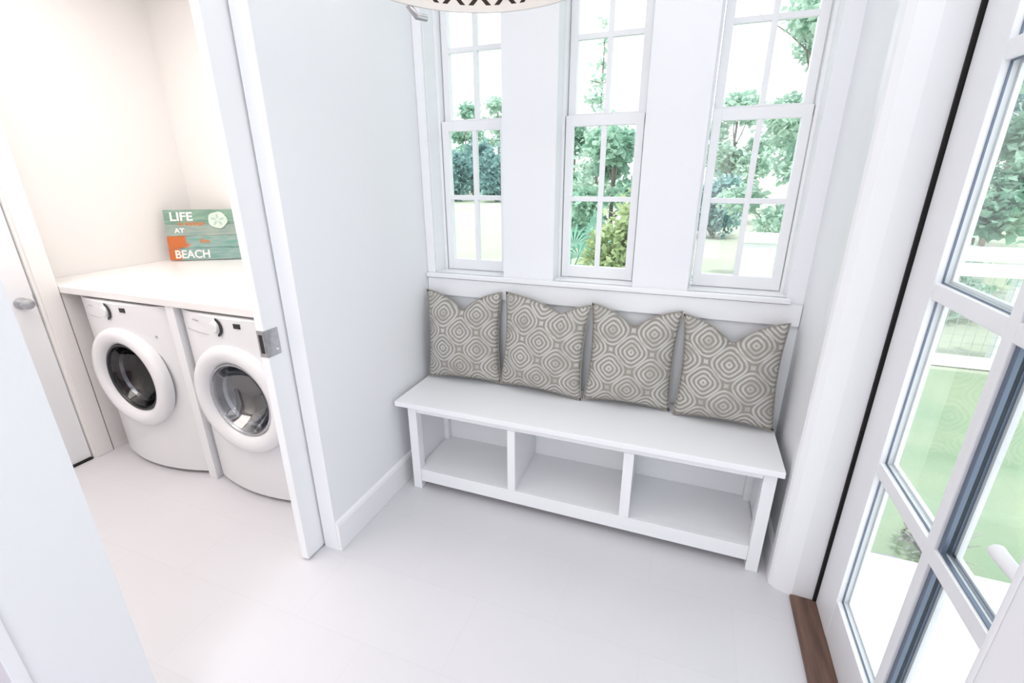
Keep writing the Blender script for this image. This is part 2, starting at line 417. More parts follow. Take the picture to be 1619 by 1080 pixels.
# dividing wall (left wall of the entry), with the pocket for the sliding door
b = MB()
b.box((XP + 0.008, 1.235, -0.1), (XL, YB + 0.02, HC))                    # room-side skin
b.box((XLO, 1.235, -0.1), (XP - 0.048, YB + 0.02, HC))                   # laundry-side skin
b.box((XLO, 0.50, 2.44), (XL, 1.235, HC))                               # head over the opening
b.box((XLO, 0.30, -0.1), (XL, 0.50, HC))                                # near piece beside the opening
struct(b.build('wall_left', M['wall']), 'white wall between the entry and the laundry opening', 'wall')
b = MB(); b.box((XLO, 0.272, 0.001), (XL + 0.004, 0.2995, HC - 0.001), 0.003)
struct(b.build('trim_8', M['trim']), 'white corner trim at the near end of the left wall', 'trim')
b = MB(); b.box((-1.60, -3.2, 0.0), (XLO + 0.001, 0.2715, HC - 0.001))
struct(b.build('wall_hall', M['mauve']), 'mauve wall in the bottom left corner of the photo', 'wall')
b = MB()
b.prism([(XL + 0.0005, 0.001), (XL + 0.015, 0.001), (XL + 0.015, 0.128), (XL + 0.010, 0.142), (XL + 0.0005, 0.150)], 1.236, YB - 0.02, 'y')
struct(b.build('baseboard_left', M['trim']), 'white baseboard along the wall beside the bench', 'baseboard')
b = MB()
b.prism([(YB - 0.0005, 0.001), (YB - 0.015, 0.001), (YB - 0.015, 0.128), (YB - 0.010, 0.142), (YB - 0.0005, 0.150)], XL + 0.016, XR - 0.016, 'x')
struct(b.build('baseboard_back', M['trim']), 'white baseboard behind the bench', 'baseboard')
b = MB()
b.prism([(XR - 0.0005, 0.001), (XR - 0.015, 0.001), (XR - 0.015, 0.128), (XR - 0.010, 0.142), (XR - 0.0005, 0.150)], 1.74, YB - 0.001, 'y')
struct(b.build('baseboard_right', M['trim']), 'white baseboard at the right end of the bench', 'baseboard')

# pocket door
pd = sroot('door_2', 'white sliding pocket door edge with a square metal pull plate', 'door', (XP, 1.142, 0.008))
b = MB(); b.box((-0.035, 0, 0), (0, 0.70, 2.42), 0.003); b.build('door_slab', M['trim'], pd)
b = MB(); b.box((-0.034, -0.0025, 0.925), (0.0015, 0.004, 1.025), 0.001)
b.box((-0.002, -0.0025, 0.925), (0.0025, 0.058, 1.025), 0.001)
pl = b.build('pull_plate', M['nickel'], pd); pl['label'] = 'square satin nickel pull plate wrapped on the edge'
b = MB(); b.box((-0.026, -0.0035, 0.940), (-0.009, -0.002, 1.010), 0.001); b.build('edge_pull', M['dark'], pl)
b = MB(); b.box((0.002, 0.016, 0.975), (0.0035, 0.046, 1.012), 0.001); b.build('finger_recess', M['nickel'], pl)
b = MB(); b.lathe([(0, 0.0045), (0.004, 0.0045), (0.006, 0.002)], (0, 0.044, 0.945), 'x', 16); b.build('screw_head', M['chrome'], pl)

# laundry room
b = MB(); b.box((XA - 0.2, YL, -0.1), (XLO, YL + 0.12, HC)); b.box((XLO - 0.001, YB, -0.1), (XLO + 0.09, YL + 0.12, HC))
struct(b.build('wall_laundry_back', M['lwall']), 'warm white laundry wall above the counter', 'wall')
b = MB()
b.box((XA - 0.12, 1.415, -0.1), (XA, YL, HC)); b.box((XA - 0.12, 1.318, -0.1), (XW, 1.415, HC))
b.box((XA - 0.12, 1.416, -0.1), (-3.105, YL, 0.966)); b.box((XA - 0.12, 0.43, 2.12), (XW, 1.318, HC)); b.box((XA - 0.12, -3.2, -0.1), (XW, 0.43, HC))
struct(b.build('wall_laundry_left', M['lwall']), 'warm white laundry wall on the far left around the door', 'wall')
b = MB(); b.box((XA, -0.62, -0.1), (XLO - 0.101, -0.5, HC))
struct(b.build('wall_laundry_front', M['lwall']), 'warm white laundry wall opposite the machines', 'wall')
ld = sroot('door_3', 'plain white laundry door with a round metal knob', 'door', (XW - 0.012, 0.875, 0.012))
b = MB(); b.box((-0.040, -0.436, 0), (0, 0.436, 2.10), 0.003); b.build('door_slab', M['trim'], ld)
b = MB(); b.lathe([(0, 0), (0.030, 0), (0.030, 0.006), (0.012, 0.012), (0.011, 0.034), (0.022, 0.042), (0.028, 0.054), (0.025, 0.066), (0.012, 0.072), (0, 0.073)], (0, 0.380, 0.936), 'x', 32)
o = b.build('door_knob', M['nickel'], ld, True); o['label'] = 'round satin metal knob'
b = MB(); b.box((-0.020, 0.4325, 0.905), (0.0015, 0.4385, 0.970), 0.001); o = b.build('latch_plate', M['nickel'], ld)
b = MB(); b.box((XW - 0.06, 0.44, 0.0005), (XW + 0.002, 1.31, 0.010)); struct(b.build('door_gap_shade', M['jamb_dark']), 'black strip painted as shade in the gap under the laundry door', 'trim')  # black strip in place of the shade in the door gap
b = MB(); b.box((XW, 1.330, 0.001), (XW + 0.013, 1.410, 2.20), 0.003)
struct(b.build('trim_10', M['lwall']), 'flat white casing beside the laundry door', 'trim')

# outer back shell: close the hall behind the camera
b = MB(); b.box((-1.60, -3.2, -0.1), (0.66, -3.08, HC)); struct(b.build('wall_front', M['wall']))

# ------------------------------------------------------------------ laundry furniture
ct = MB(); ct.box((XA + 0.002, 1.412, 0.968), (XLO - 0.002, YL - 0.001, 1.004), 0.004)
tag(ct.build('countertop', M['counter']), 'long white countertop over the two front-load laundry machines', 'countertop')
ep = MB(); ep.box((-2.305, 1.418, 0.001), (-2.250, YL - 0.01, 0.966), 0.002)
tag(ep.build('divider_panel', M['trim']), 'narrow white upright panel between the two laundry machines', 'panel')

def front_machine(name, label, cat, cx, drum, glassm, dark_ring):
    W, H0, H1 = 0.686, 0.022, 0.955
    t = thing(name, label, cat, (cx, 1.445, 0))
    zc, rh = 0.555, 0.205
    hw = W / 2; bow = 0.060
    def fy(x): return -bow * (1 - (x / hw) ** 2)
    # angles with exact rectangle corners
    cor = [math.atan2(H1 - zc, hw), math.atan2(H1 - zc, -hw), math.atan2(H0 - zc, -hw), math.atan2(H0 - zc, hw)]
    ang = sorted(set([round(a, 6) for a in cor] + [round(-PI + 2 * PI * i / 72, 6) for i in range(72)]))
    def rect(a):
        c, s_ = math.cos(a), math.sin(a); k = 1e9
        if abs(c) > 1e-9: k = min(k, hw / abs(c))
        if s_ > 1e-9: k = min(k, (H1 - zc) / s_)
        elif s_ < -1e-9: k = min(k, (H0 - zc) / s_)
        return c * k, zc + s_ * k
    bm = MB(); B = bm.bm; steps = 7; rings = []
    for k in range(steps + 1):
        ring = []
        for a in ang:
            rx, rz = rect(a); ix, iz = rh * math.cos(a), zc + rh * math.sin(a); f = k / steps
            x = ix + (rx - ix) * f; z = iz + (rz - iz) * f
            ring.append(B.verts.new((x, fy(x), z)))
        rings.append(ring)
    n = len(ang)
    back = [B.verts.new((v.co.x, 0.72, v.co.z)) for v in rings[-1]]
    rings.append(back)
    for A, Bq in zip(rings, rings[1:]):
        for i in range(n): B.faces.new((A[i], A[(i + 1) % n], Bq[(i + 1) % n], Bq[i]))
    B.faces.new(back)
    body = bm.build('body', M['enamel'], t, True)
    # black block that paints the shade of the toe gap
    k = MB(); k.box((-hw + 0.02, 0.02, 0.0), (hw - 0.02, 0.68, 0.0215)); k.build('toe_gap_shade', M['toe_shade'], t)
    # drum
    dr = MB(); y0 = -bow + 0.012
    dr.lathe([(0.206, y0 - 0.002), (0.206, 0.05), (0.230, 0.07), (0.232, 0.40), (0.18, 0.44), (0.0, 0.45)], (0, 0, zc), 'y', 56)
    do = dr.build('drum', drum, t, True)
    for kf in range(3):
        a = PI / 2 + kf * 2 * PI / 3 + 0.5
        lf = MB(); p0 = (0.222 * math.cos(a), 0.10, zc + 0.222 * math.sin(a)); p1 = (0.222 * math.cos(a), 0.38, zc + 0.222 * math.sin(a))
        lf.tube([p0, p1], 0.024, 10, 0.018); lf.build('drum_lifter', M['drum_pale'], do, True)
    # door ring
    r = MB()
    r.lathe([(0.272, -bow + 0.024), (0.275, -bow - 0.006), (0.270, -bow - 0.018), (0.260, -bow - 0.027), (0.235, -bow - 0.031), (0.212, -bow - 0.028),
             (0.196, -bow - 0.016), (0.186, -bow + 0.006), (0.184, -bow + 0.016), (0.205, -bow + 0.018), (0.205, -bow + 0.030)], (0, 0, zc), 'y', 72)
    ring = r.build('door', M['enamel'], t, True); ring['label'] = 'round white door'
    r = MB(); r.lathe([(0.190, -bow + 0.004), (0.184, -bow - 0.006), (0.176, -bow - 0.006), (0.170, -bow + 0.010), (0.184, -bow + 0.014)], (0, 0, zc), 'y', 64, True)
    o = r.build('glass_rim', dark_ring, ring, True); o['label'] = 'rim around the door glass'
    r = MB(); r.lathe([(0.178, -bow + 0.004), (0.168, -bow + 0.004), (0.150, -bow + 0.03), (0.125, -bow + 0.075), (0.08, -bow + 0.098), (0.0, -bow + 0.105)], (0, 0, zc), 'y', 64)
    o = r.build('door_glass', glassm, ring, True); o['label'] = 'dark round glass bowl'
    r = MB(); r.lathe([(0.153, -bow + 0.035), (0.157, -bow + 0.045), (0.147, -bow + 0.05)], (0, 0, zc), 'y', 64, True)
    r.build('inner_ring', M['chrome'], ring, True)
    # controls on the bowed front
    xd, zd = -0.055, 0.912
    k = MB(); k.lathe([(0.031, fy(xd) + 0.004), (0.031, fy(xd) - 0.004), (0.027, fy(xd) - 0.005), (0.026, fy(xd) + 0.004)], (xd, 0, zd), 'y', 40)
    dial = None
    k2 = MB(); k2.lathe([(0.0, -0.016), (0.022, -0.016), (0.025, -0.013), (0.027, 0.0)], (xd, fy(xd), zd), 'y', 40)
    dial = k2.build('dial', M['enamel'], t, True)
    k.build('dial_ring', M['enamel'], dial, True)
    # dark crescent shaped as the dial's shadow on its right
    pts = []
    for i in range(13):
        a = -1.25 + 2.5 * i / 12; pts.append((0.046 * math.cos(a), 0.046 * math.sin(a)))
    for i in range(13):
        a = 1.25 - 2.5 * i / 12; pts.append((0.006 + 0.0265 * math.cos(a), 0.034 * math.sin(a)))
    k = MB(); k.prism([(xd + a, zd + c) for a, c in pts], fy(xd) - 0.0085, fy(xd) - 0.0045, 'y'); k.build('dial_shadow', M['dark'], dial)
    xs_ = 0.075
    k = MB(); k.box((xs_ - 0.019, fy(xs_) - 0.003, zd + 0.004), (xs_ + 0.019, fy(xs_) + 0.004, zd + 0.026), 0.001)
    k.build('display', M['dark'], t)
    # small grey print on the left and right of the panel
    k = MB(); xb = -0.235
    for i, (w_, h_) in enumerate(((0.008, 0.007), (0.008, 0.007), (0.007, 0.007), (0.009, 0.007), (0.006, 0.007))):
        x = xb + i * 0.0115; k.box((x, fy(x) - 0.0020, 0.919), (x + w_, fy(x) + 0.001, 0.919 + h_))
    k.build('maker_badge', M['grey'], t)
    k = MB(); x = 0.235; k.lathe([(0, -0.002), (0.007, -0.002), (0.007, 0.003)], (x, fy(x), 0.80), 'y', 20); k.build('round_badge', M['grey'], t)
    # drawer seam line on the left of the panel
    k = MB()
    for (xa, xb_, z) in ((-0.30, -0.12, 0.866),):
        N = 8
        for i in range(N):
            a, c = xa + (xb_ - xa) * i / N, xa + (xb_ - xa) * (i + 1) / N
            k.box((a, min(fy(a), fy(c)) - 0.0008, z), (c, max(fy(a), fy(c)) + 0.002, z + 0.0025))
    k.build('drawer_seam', M['grey'], t)
    return t
front_machine('washing_machine', 'white front-load washer with dark round glass, nearest the laundry door', 'washing machine', -2.655, M['drum'], M['washglass'], M['dark'])
front_machine('clothes_dryer', 'white front-load dryer with pale grey round glass, beside the pocket door', 'dryer', -1.890, M['drum_pale'], M['dryglass'], M['nickel'])

# ------------------------------------------------------------------ beach sign
def sign():
    W, H, T = 0.46, 0.335, 0.018
    ang = math.atan2(2.337 - 2.139, -2.931 + 3.286)
    t = thing('beach_sign', 'teal and orange plank sign with white lettering on the laundry counter', 'sign',
              (-3.245, 2.117, 1.0055), (0, 0, 0))
    t.rotation_mode = 'XYZ'
    t.matrix_world = Matrix.Translation((-3.275, 2.130, 1.0055)) @ Matrix.Rotation(ang, 4, 'Z') @ Matrix.Rotation(math.radians(-9), 4, 'X')
    cols = [((0.17, 0.30, 0.24), (0.28, 0.43, 0.33)), ((0.25, 0.35, 0.33), (0.38, 0.45, 0.38)), ((0.16, 0.37, 0.31), (0.36, 0.44, 0.42)), ((0.17, 0.35, 0.32), (0.32, 0.44, 0.41))]
    hs = [0.094, 0.077, 0.080, 0.080]; z = H
    for k in range(4):
        m = mat('sign_plank_%d' % k, cols[k][0], 0.7); nt = m.node_tree; bs = nt.nodes['Principled BSDF']
        tc = nt.nodes.new('ShaderNodeTexCoord'); mp = nt.nodes.new('ShaderNodeMapping'); mp.inputs['Scale'].default_value = (7, 1, 40)
        n = nt.nodes.new('ShaderNodeTexNoise'); n.inputs['Scale'].default_value = 1.3; n.inputs['Detail'].default_value = 4
        nt.links.new(tc.outputs['Object'], mp.inputs[0]); nt.links.new(mp.outputs[0], n.inputs['Vector'])
        cr = nt.nodes.new('ShaderNodeValToRGB')
        cr.color_ramp.elements[0].position = 0.35; cr.color_ramp.elements[0].color = (*cols[k][0], 1)
        cr.color_ramp.elements[1].position = 0.65; cr.color_ramp.elements[1].color = (*cols[k][1], 1)
        nt.links.new(n.outputs['Fac'], cr.inputs[0])
        # worn orange paint, mostly at the left of the lower planks
        sp = nt.nodes.new('ShaderNodeSeparateXYZ'); nt.links.new(tc.outputs['Object'], sp.inputs[0])
        mr = nt.nodes.new('ShaderNodeMapRange'); reach = (-0.20, -0.06, 0.10, 0.06)[k]
        mr.inputs[1].default_value = reach - 0.06; mr.inputs[2].default_value = reach + 0.08; mr.inputs[3].default_value = 1; mr.inputs[4].default_value = 0
        nt.links.new(sp.outputs['X'], mr.inputs[0])
        ad = nt.nodes.new('ShaderNodeMath'); ad.operation = 'ADD'; nt.links.new(mr.outputs[0], ad.inputs[0]); nt.links.new(n.outputs['Fac'], ad.inputs[1])
        st = nt.nodes.new('ShaderNodeMapRange'); st.inputs[1].default_value = 0.86; st.inputs[2].default_value = 1.0
        nt.links.new(ad.outputs[0], st.inputs[0])
        mx = nt.nodes.new('ShaderNodeMix'); mx.data_type = 'RGBA'; mx.inputs[7].default_value = (0.58, 0.16, 0.045, 1)
        nt.links.new(st.outputs[0], mx.inputs[0]); nt.links.new(cr.outputs[0], mx.inputs[6]); nt.links.new(mx.outputs[2], bs.inputs['Base Color'])
        pb = MB(); pb.box((0, 0, z - hs[k] + 0.0008), (W, T, z - 0.0008), 0.0015)
        p = pb.build('plank', m, t); z -= hs[k]
    ow = mat('orange_wood', (0.62, 0.20, 0.07), 0.7)
    for xb in (0.06, W - 0.09):
        bk = MB(); bk.box((xb, T, 0.02), (xb + 0.03, T + 0.010, H - 0.02)); bk.build('back_batten', ow, t)
    wm = mat('sign_white_paint', (0.85, 0.86, 0.84), 0.6); om = mat('sign_orange_paint', (0.62, 0.24, 0.09), 0.6)
    def text(s, x, z, size, m, bold=0.0, sx=1.0):
        cu = D.curves.new('lettering', 'FONT'); cu.body = s; cu.size = size; cu.extrude = 0.001; cu.offset = bold
        ob = D.objects.new('lettering', cu); C.objects.link(ob)
        dg = bpy.context.evaluated_depsgraph_get(); me = D.meshes.new_from_object(ob.evaluated_get(dg))
        D.objects.remove(ob); me.name = 'lettering'
        for v in me.vertices: v.co = Vector((x + v.co.x * sx, -0.0012 - v.co.z, z + v.co.y))
        me.materials.clear(); me.materials.append(m)
        o = D.objects.new('lettering', me); C.objects.link(o); o.parent = t; o['label'] = s + ' in painted letters'
    text('LIFE', 0.035, 0.264, 0.078, wm, 0.002, 1.08)
    text('is better', 0.085, 0.232, 0.040, om, 0.001, 1.2)
    text('AT', 0.055, 0.186, 0.040, wm, 0.0015, 1.2)
    text('the', 0.20, 0.118, 0.040, om, 0.001, 1.2)
    text('BEACH', 0.035, 0.018, 0.074, wm, 0.0018, 0.95)
    # sand dollar
    sm = mat('pale_shell', (0.60, 0.74, 0.64), 0.7, noise=(40, (0.72, 0.82, 0.72), 0.9))
    pts = []
    for i in range(60):
        a = 2 * PI * i / 60; r = 0.058 * (1 + 0.04 * math.cos(5 * a + 0.4) + 0.015 * math.cos(17 * a)); pts.append((0.335 + r * math.cos(a) * 1.02, 0.264 + r * math.sin(a) * 0.92))
    sh = MB(); sh.prism(pts, -0.009, -0.0002, 'y'); so = sh.build('sand_dollar', sm, t); so['label'] = 'pale green sand dollar shell'
    pt = MB()
    for i in range(5):
        a = 2 * PI * i / 5 + PI / 2
        c = [(0.335 + 0.028 * math.cos(a) + 0.016 * math.cos(a) * math.cos(u) - 0.006 * math.sin(a) * math.sin(u),
              0.264 + 0.026 * math.sin(a) + 0.016 * math.sin(a) * math.cos(u) + 0.006 * math.cos(a) * math.sin(u)) for u in [2 * PI * k / 16 for k in range(16)]]
        pt.prism(c, -0.0105, -0.0085, 'y')
    pt.build('petal_marks', mat('shell_petal', (0.46, 0.62, 0.53), 0.7), so)
sign()

# ------------------------------------------------------------------ bench
def bench():
    t = thing('storage_bench', 'long white wooden bench with three open cubbies under the windows', 'bench', (0, 0, 0))
    x0, x1 = -1.213, 0.412; y0, y1 = 1.735, 2.095; zt = 0.508
    tp = MB(); tp.box((x0 - 0.050, y0 - 0.032, zt - 0.026), (x1 + 0.016, YB - 0.018, zt), 0.004); tp.build('seat_top', M['bench'], t)
    lw = 0.046
    for xa in (x0, x1 - lw):
        for ya in (y0, y1 - lw):
            l = MB(); l.box((xa, ya, 0.0005), (xa + lw, ya + lw, zt - 0.027), 0.002); l.build('leg', M['bench'], t)
    def rail(z0, z1, name):
        r = MB(); r.box((x0 + lw + 0.0005, y0 + 0.004, z0), (x1 - lw - 0.0005, y0 + 0.026, z1), 0.0015); r.build(name, M['bench'], t)
    rail(zt - 0.064, zt - 0.0265, 'top_rail'); rail(0.046, 0.116, 'bottom_rail')
    s = MB(); s.box((x0 + 0.02, y0 + 0.027, 0.098), (x1 - 0.02, y1 - 0.012, 0.115)); s.build('shelf_board', M['bench'], t)
    bk = MB(); bk.box((x0 + 0.02, y1 - 0.011, 0.05), (x1 - 0.02, y1 - 0.002, zt - 0.027)); bk.build('back_panel', M['bench'], t)
    for xa in (x0 + 0.006, x1 - 0.018):
        e = MB(); e.box((xa, y0 + lw, 0.05), (xa + 0.012, y1 - lw, zt - 0.027)); e.build('side_panel', M['bench'], t)
    for xc, hw in ((-0.668, 0.019), (-0.138, 0.021)):
        e = MB(); e.box((xc - hw, y0 + 0.002, 0.1165), (xc + hw, y0 + 0.024, zt - 0.0645), 0.0015)
        e.box((xc - 0.011, y0 + 0.024, 0.1155), (xc + 0.011, y1 - 0.0115, zt - 0.0268)); e.build('divider', M['bench'], t)
bench()

# ------------------------------------------------------------------ cushions
def cushion_mesh(seed, notch_u, notch_d, w, h, th):
    rnd = random.Random(seed); N = 34; V = []; F = []
    ph = [rnd.uniform(0, 6.28) for _ in range(6)]
    def pos(u, v, side):
        # u, v in -1..1; pinched sides and a karate-chop at the top
        e = 0.085
        x = u * (1 - e * (1 - v * v) * abs(u) ** 3)
        z = v * (1 - e * 0.8 * (1 - u * u) * abs(v) ** 3)
        up = max(0.0, (v + 0.15) / 1.15)
        du = (u - notch_u)
        chop = notch_d * math.exp(-(abs(du) / 0.42) ** 1.25) * up ** 1.4
        z -= chop
        x *= 1 + 0.02 * up * (1 - abs(u))
        prof = ((1 - abs(u) ** 2.4) * (1 - abs(v) ** 2.4)) ** 0.55
        crease = 1 - 0.55 * math.exp(-(du / 0.16) ** 2) * up ** 2
        y = th * prof * crease * (1 + 0.10 * math.sin(3 * u + ph[0]) * math.sin(2.5 * v + ph[1]) + 0.05 * math.sin(7 * u + ph[2]) * math.cos(6 * v + ph[3]))
        if v < 0: y *= 1 + 0.12 * (-v)
        y = side * y * (0.8 if side > 0 else 1.0)
        return (x * w / 2, y, h / 2 + z * h / 2)
    idx = {}
    for side in (-1, 1):
        for i in range(N + 1):
            for j in range(N + 1):
                edge = i in (0, N) or j in (0, N)
                if edge and side == 1: idx[(1, i, j)] = idx[(-1, i, j)]; continue
                idx[(side, i, j)] = len(V); V.append(pos(-1 + 2 * i / N, -1 + 2 * j / N, side))
        for i in range(N):
            for j in range(N):
                f = (idx[(side, i, j)], idx[(side, i + 1, j)], idx[(side, i + 1, j + 1)], idx[(side, i, j + 1)])
                F.append(f if side == -1 else f[::-1])
    loop = [pos(-1 + 2 * i / N, -1, -1) for i in range(N)] + [pos(1, -1 + 2 * i / N, -1) for i in range(N)] + \
           [pos(1 - 2 * i / N, 1, -1) for i in range(N)] + [pos(-1, 1 - 2 * i / N, -1) for i in range(N)]
    return V, F, loop
CU = [  # x, y, yaw, roll, lean, notch u, notch depth, w, h, label
    (-1.043, 2.030, 4, -1.0, -7, -0.02, 0.36, 0.412, 0.478, 'taupe diamond-patterned throw cushion in the corner by the left wall'),
    (-0.625, 2.025, -3, 2.0, -6, 0.34, 0.24, 0.430, 0.480, 'taupe diamond-patterned throw cushion second from the left on the bench'),
    (-0.200, 2.030, 4, 1.5, -7, 0.00, 0.33, 0.395, 0.470, 'taupe diamond-patterned throw cushion second from the right, below the middle window'),
    (0.216, 2.005, -4, -1.0, -9, 0.02, 0.42, 0.405, 0.465, 'taupe diamond-patterned throw cushion at the right end by the door'),
]
for k, (x, y, yaw, roll, lean, nu, nd, cw, chh, lab) in enumerate(CU):
    t = thing('throw_cushion', lab, 'cushion', (x, y, 0.519), (math.radians(lean), math.radians(roll), math.radians(yaw)), 'patterned cushions on the bench')
    V, F, loop = cushion_mesh(30 + k, nu, nd, cw, chh, 0.068)
    pymesh('cover', V, F, M['cushion'], t, True)
    pm = MB(); pm.tube(loop, 0.0035, 6, closed=True); pm.build('piping', M['piping'], t, True)

# ------------------------------------------------------------------ drum pendant at the top edge
def pendant():
    cx, cy, z0, r, h = -0.535, 1.18, 1.991, 0.312, 0.30
    t = thing('pendant_lamp', 'drum pendant lamp with black pattern on white shade at the top edge', 'pendant lamp', (cx, cy, z0))
    sm = mat('patterned_shade_cloth', (0.8, 0.76, 0.72), 0.9); nt = sm.node_tree; bs = nt.nodes['Principled BSDF']
    tc = nt.nodes.new('ShaderNodeTexCoord'); sp = nt.nodes.new('ShaderNodeSeparateXYZ'); nt.links.new(tc.outputs['Object'], sp.inputs[0])
    def mth(op, a, b_=None):
        n = nt.nodes.new('ShaderNodeMath'); n.operation = op
        for i, v in enumerate((a, b_)):
            if v is None: continue
            if isinstance(v, (int, float)): n.inputs[i].default_value = v
            else: nt.links.new(v, n.inputs[i])
        return n.outputs[0]
    an = mth('MULTIPLY', mth('ARCTAN2', sp.outputs['Y'], sp.outputs['X']), 4.1)
    zz = mth('MULTIPLY', sp.outputs['Z'], 13.0)
    fa = mth('ABSOLUTE', mth('SUBTRACT', mth('FRACT', an), 0.5)); fz = mth('ABSOLUTE', mth('SUBTRACT', mth('FRACT', zz), 0.5))
    dd = mth('ADD', fa, fz)
    rg = mth('FRACT', mth('MULTIPLY', dd, 1.9))
    on = mth('GREATER_THAN', rg, 0.62)
    mx = nt.nodes.new('ShaderNodeMix'); mx.data_type = 'RGBA'; mx.inputs[6].default_value = (0.80, 0.76, 0.73, 1); mx.inputs[7].default_value = (0.030, 0.022, 0.020, 1)
    nt.links.new(on, mx.inputs[0]); nt.links.new(mx.outputs[2], bs.inputs['Base Color'])
    s = MB(); s.lathe([(r, 0.014), (r, h), (r - 0.004, h), (r - 0.004, 0.014)], (0, 0, 0), 'z', 72, True); sh = s.build('lamp_shade', sm, t, True)
    s = MB(); s.lathe([(r + 0.002, 0), (r + 0.002, 0.017), (r - 0.006, 0.017), (r - 0.006, 0)], (0, 0, 0), 'z', 72, True)
    o = s.build('shade_trim', mat('cream_trim', (0.80, 0.78, 0.76), 0.8), sh, True); o['label'] = 'plain white band along the shade'
    f = MB(); f.tube([(r - 0.01, 0, h - 0.03), (-r + 0.01, 0, h - 0.03)], 0.004).tube([(0, r - 0.01, h - 0.03), (0, -r + 0.01, h - 0.03)], 0.004)
    f.lathe([(0, h - 0.10), (0.02, h - 0.10), (0.02, h - 0.02), (0, h - 0.02)], (0, 0, 0), 'z', 20); f.build('lamp_frame', M['nickel'], t, True)
    bl = MB(); bl.lathe([(0, h - 0.21), (0.022, h - 0.20), (0.032, h - 0.17), (0.024, h - 0.13), (0.014, h - 0.10)], (0, 0, 0), 'z', 24)
    em = D.materials.new('lit_bulb'); em.use_nodes = True; e = em.node_tree.nodes['Principled BSDF']
    e.inputs['Emission Color'].default_value = (1.0, 0.86, 0.70, 1); e.inputs['Emission Strength'].default_value = 12
    bl.build('bulb', em, t, True)
    st = MB(); st.tube([(0, 0, h - 0.02), (0, 0, HC - z0 - 0.02)], 0.008); st.build('stem', M['nickel'], t)
    cp = MB(); cp.lathe([(0, HC - z0 - 0.03), (0.055, HC - z0 - 0.03), (0.06, HC - z0 - 0.001), (0, HC - z0 - 0.001)], (0, 0, 0), 'z', 32); cp.build('canopy', M['nickel'], t, True)
    # metal clip hanging under the rim on the window side
    a = math.radians(146)
    c = MB(); p = Vector((math.cos(a), math.sin(a), 0)); q_ = Vector((-p.y, p.x, 0))
    V = []
    c.tube([tuple(p * (r + 0.004) + q_ * 0.02 + Vector((0, 0, 0.05))), tuple(p * (r + 0.006) + q_ * 0.02 + Vector((0, 0, 0.0))), tuple(p * (r + 0.002) + Vector((0, 0, -0.022))), tuple(p * (r + 0.002) - q_ * 0.03 + Vector((0, 0, -0.022)))], 0.009, 10)
    o = c.build('rim_clip', M['nickel'], t, True); o['label'] = 'grey metal clip under the rim'
pendant()

# ------------------------------------------------------------------ outdoors
ZG = -0.30
g = MB(); g.box((-60, YBo, ZG - 0.3), (60, 90, ZG - 0.012)); struct(g.build('ground', M['sand']), 'pale sandy grass ground outside the windows', 'ground')
g = MB(); g.box((0.67, 2.10, ZG - 0.2), (9, 5.45, ZG)); struct(g.build('lawn', M['lawn']), 'green lawn between the porch and the white fence', 'lawn')
g = MB(); g.box((0.67, -4, ZG - 0.2), (3.4, 2.08, -0.04), 0.01); struct(g.build('porch', M['concrete']), 'white concrete porch slab outside the glazed door', 'porch')

def fence():
    t = thing('garden_fence', 'white garden fence with double top rail and wire mesh beyond the lawn', 'fence', (0.955, 5.6, ZG))
    Lf = 8.0
    for z0, z1, nm in ((1.05, 1.185, 'top_rail'), (0.91, 1.035, 'top_rail'), (-0.02 + 0.0, 0.115, 'bottom_rail')):
        r = MB(); r.box((-0.05, -0.02, max(z0, 0.0)), (Lf, 0.02, z1), 0.004); r.build(nm, M['fence'], t)
    for k in range(5):
        x = -0.02 + k * 2.0
        p = MB(); p.box((x - 0.05, 0.022, 0), (x + 0.05, 0.12, 1.22), 0.005); p.build('fence_post', M['fence'], t)
    m = MB()
    x = 0.05
    while x < Lf: m.box((x - 0.002, 0.003, 0.1), (x + 0.002, 0.007, 0.92)); x += 0.085
    z = 0.16
    while z < 0.9: m.box((0, 0.007, z - 0.002), (Lf, 0.011, z + 0.002)); z += 0.085
    m.build('wire_mesh', M['mesh'], t)
fence()
pr = MB(); pr.box((0.53, 5.45, ZG), (0.85, 5.77, 0.86), 0.01).box((0.50, 5.42, 0.86), (0.88, 5.80, 0.93), 0.01).box((0.505, 5.425, ZG), (0.875, 5.795, ZG + 0.12), 0.01)
tag(pr.build('fence_pier', M['fence']), 'square white pier ending the fence, seen in the right window', 'pier')

def leaves(n, blobs, size, rnd, flat=0.5):
    V = []; F = []
    tot = sum(bl[3] * bl[4] * bl[5] for bl in blobs)
    for (cx, cy, cz, rx, ry, rz) in blobs:
        k = max(4, int(n * (rx * ry * rz) / tot))
        for _ in range(k):
            while True:
                p = Vector((rnd.uniform(-1, 1), rnd.uniform(-1, 1), rnd.uniform(-1, 1)))
                if p.length <= 1: break
            p = p * (0.45 + 0.55 * rnd.random()) / max(0.35, p.length) * (p.length ** 0.5)
            c = Vector((cx + p.x * rx, cy + p.y * ry, cz + p.z * rz))
            d = Vector((rnd.gauss(0, 1), rnd.gauss(0, 1), rnd.gauss(0, 1) * flat)).normalized()
            s = d.cross(Vector((rnd.gauss(0, 1), rnd.gauss(0, 1), rnd.gauss(0, 1)))).normalized()
            L_ = size * rnd.uniform(0.6, 1.3); wd = L_ * 0.32; i = len(V)
            up = d.cross(s) * L_ * 0.12
            V += [tuple(c), tuple(c + d * L_ * 0.5 + s * wd + up), tuple(c + d * L_), tuple(c + d * L_ * 0.5 - s * wd + up)]
            F.append((i, i + 1, i + 2, i + 3))
    return V, F

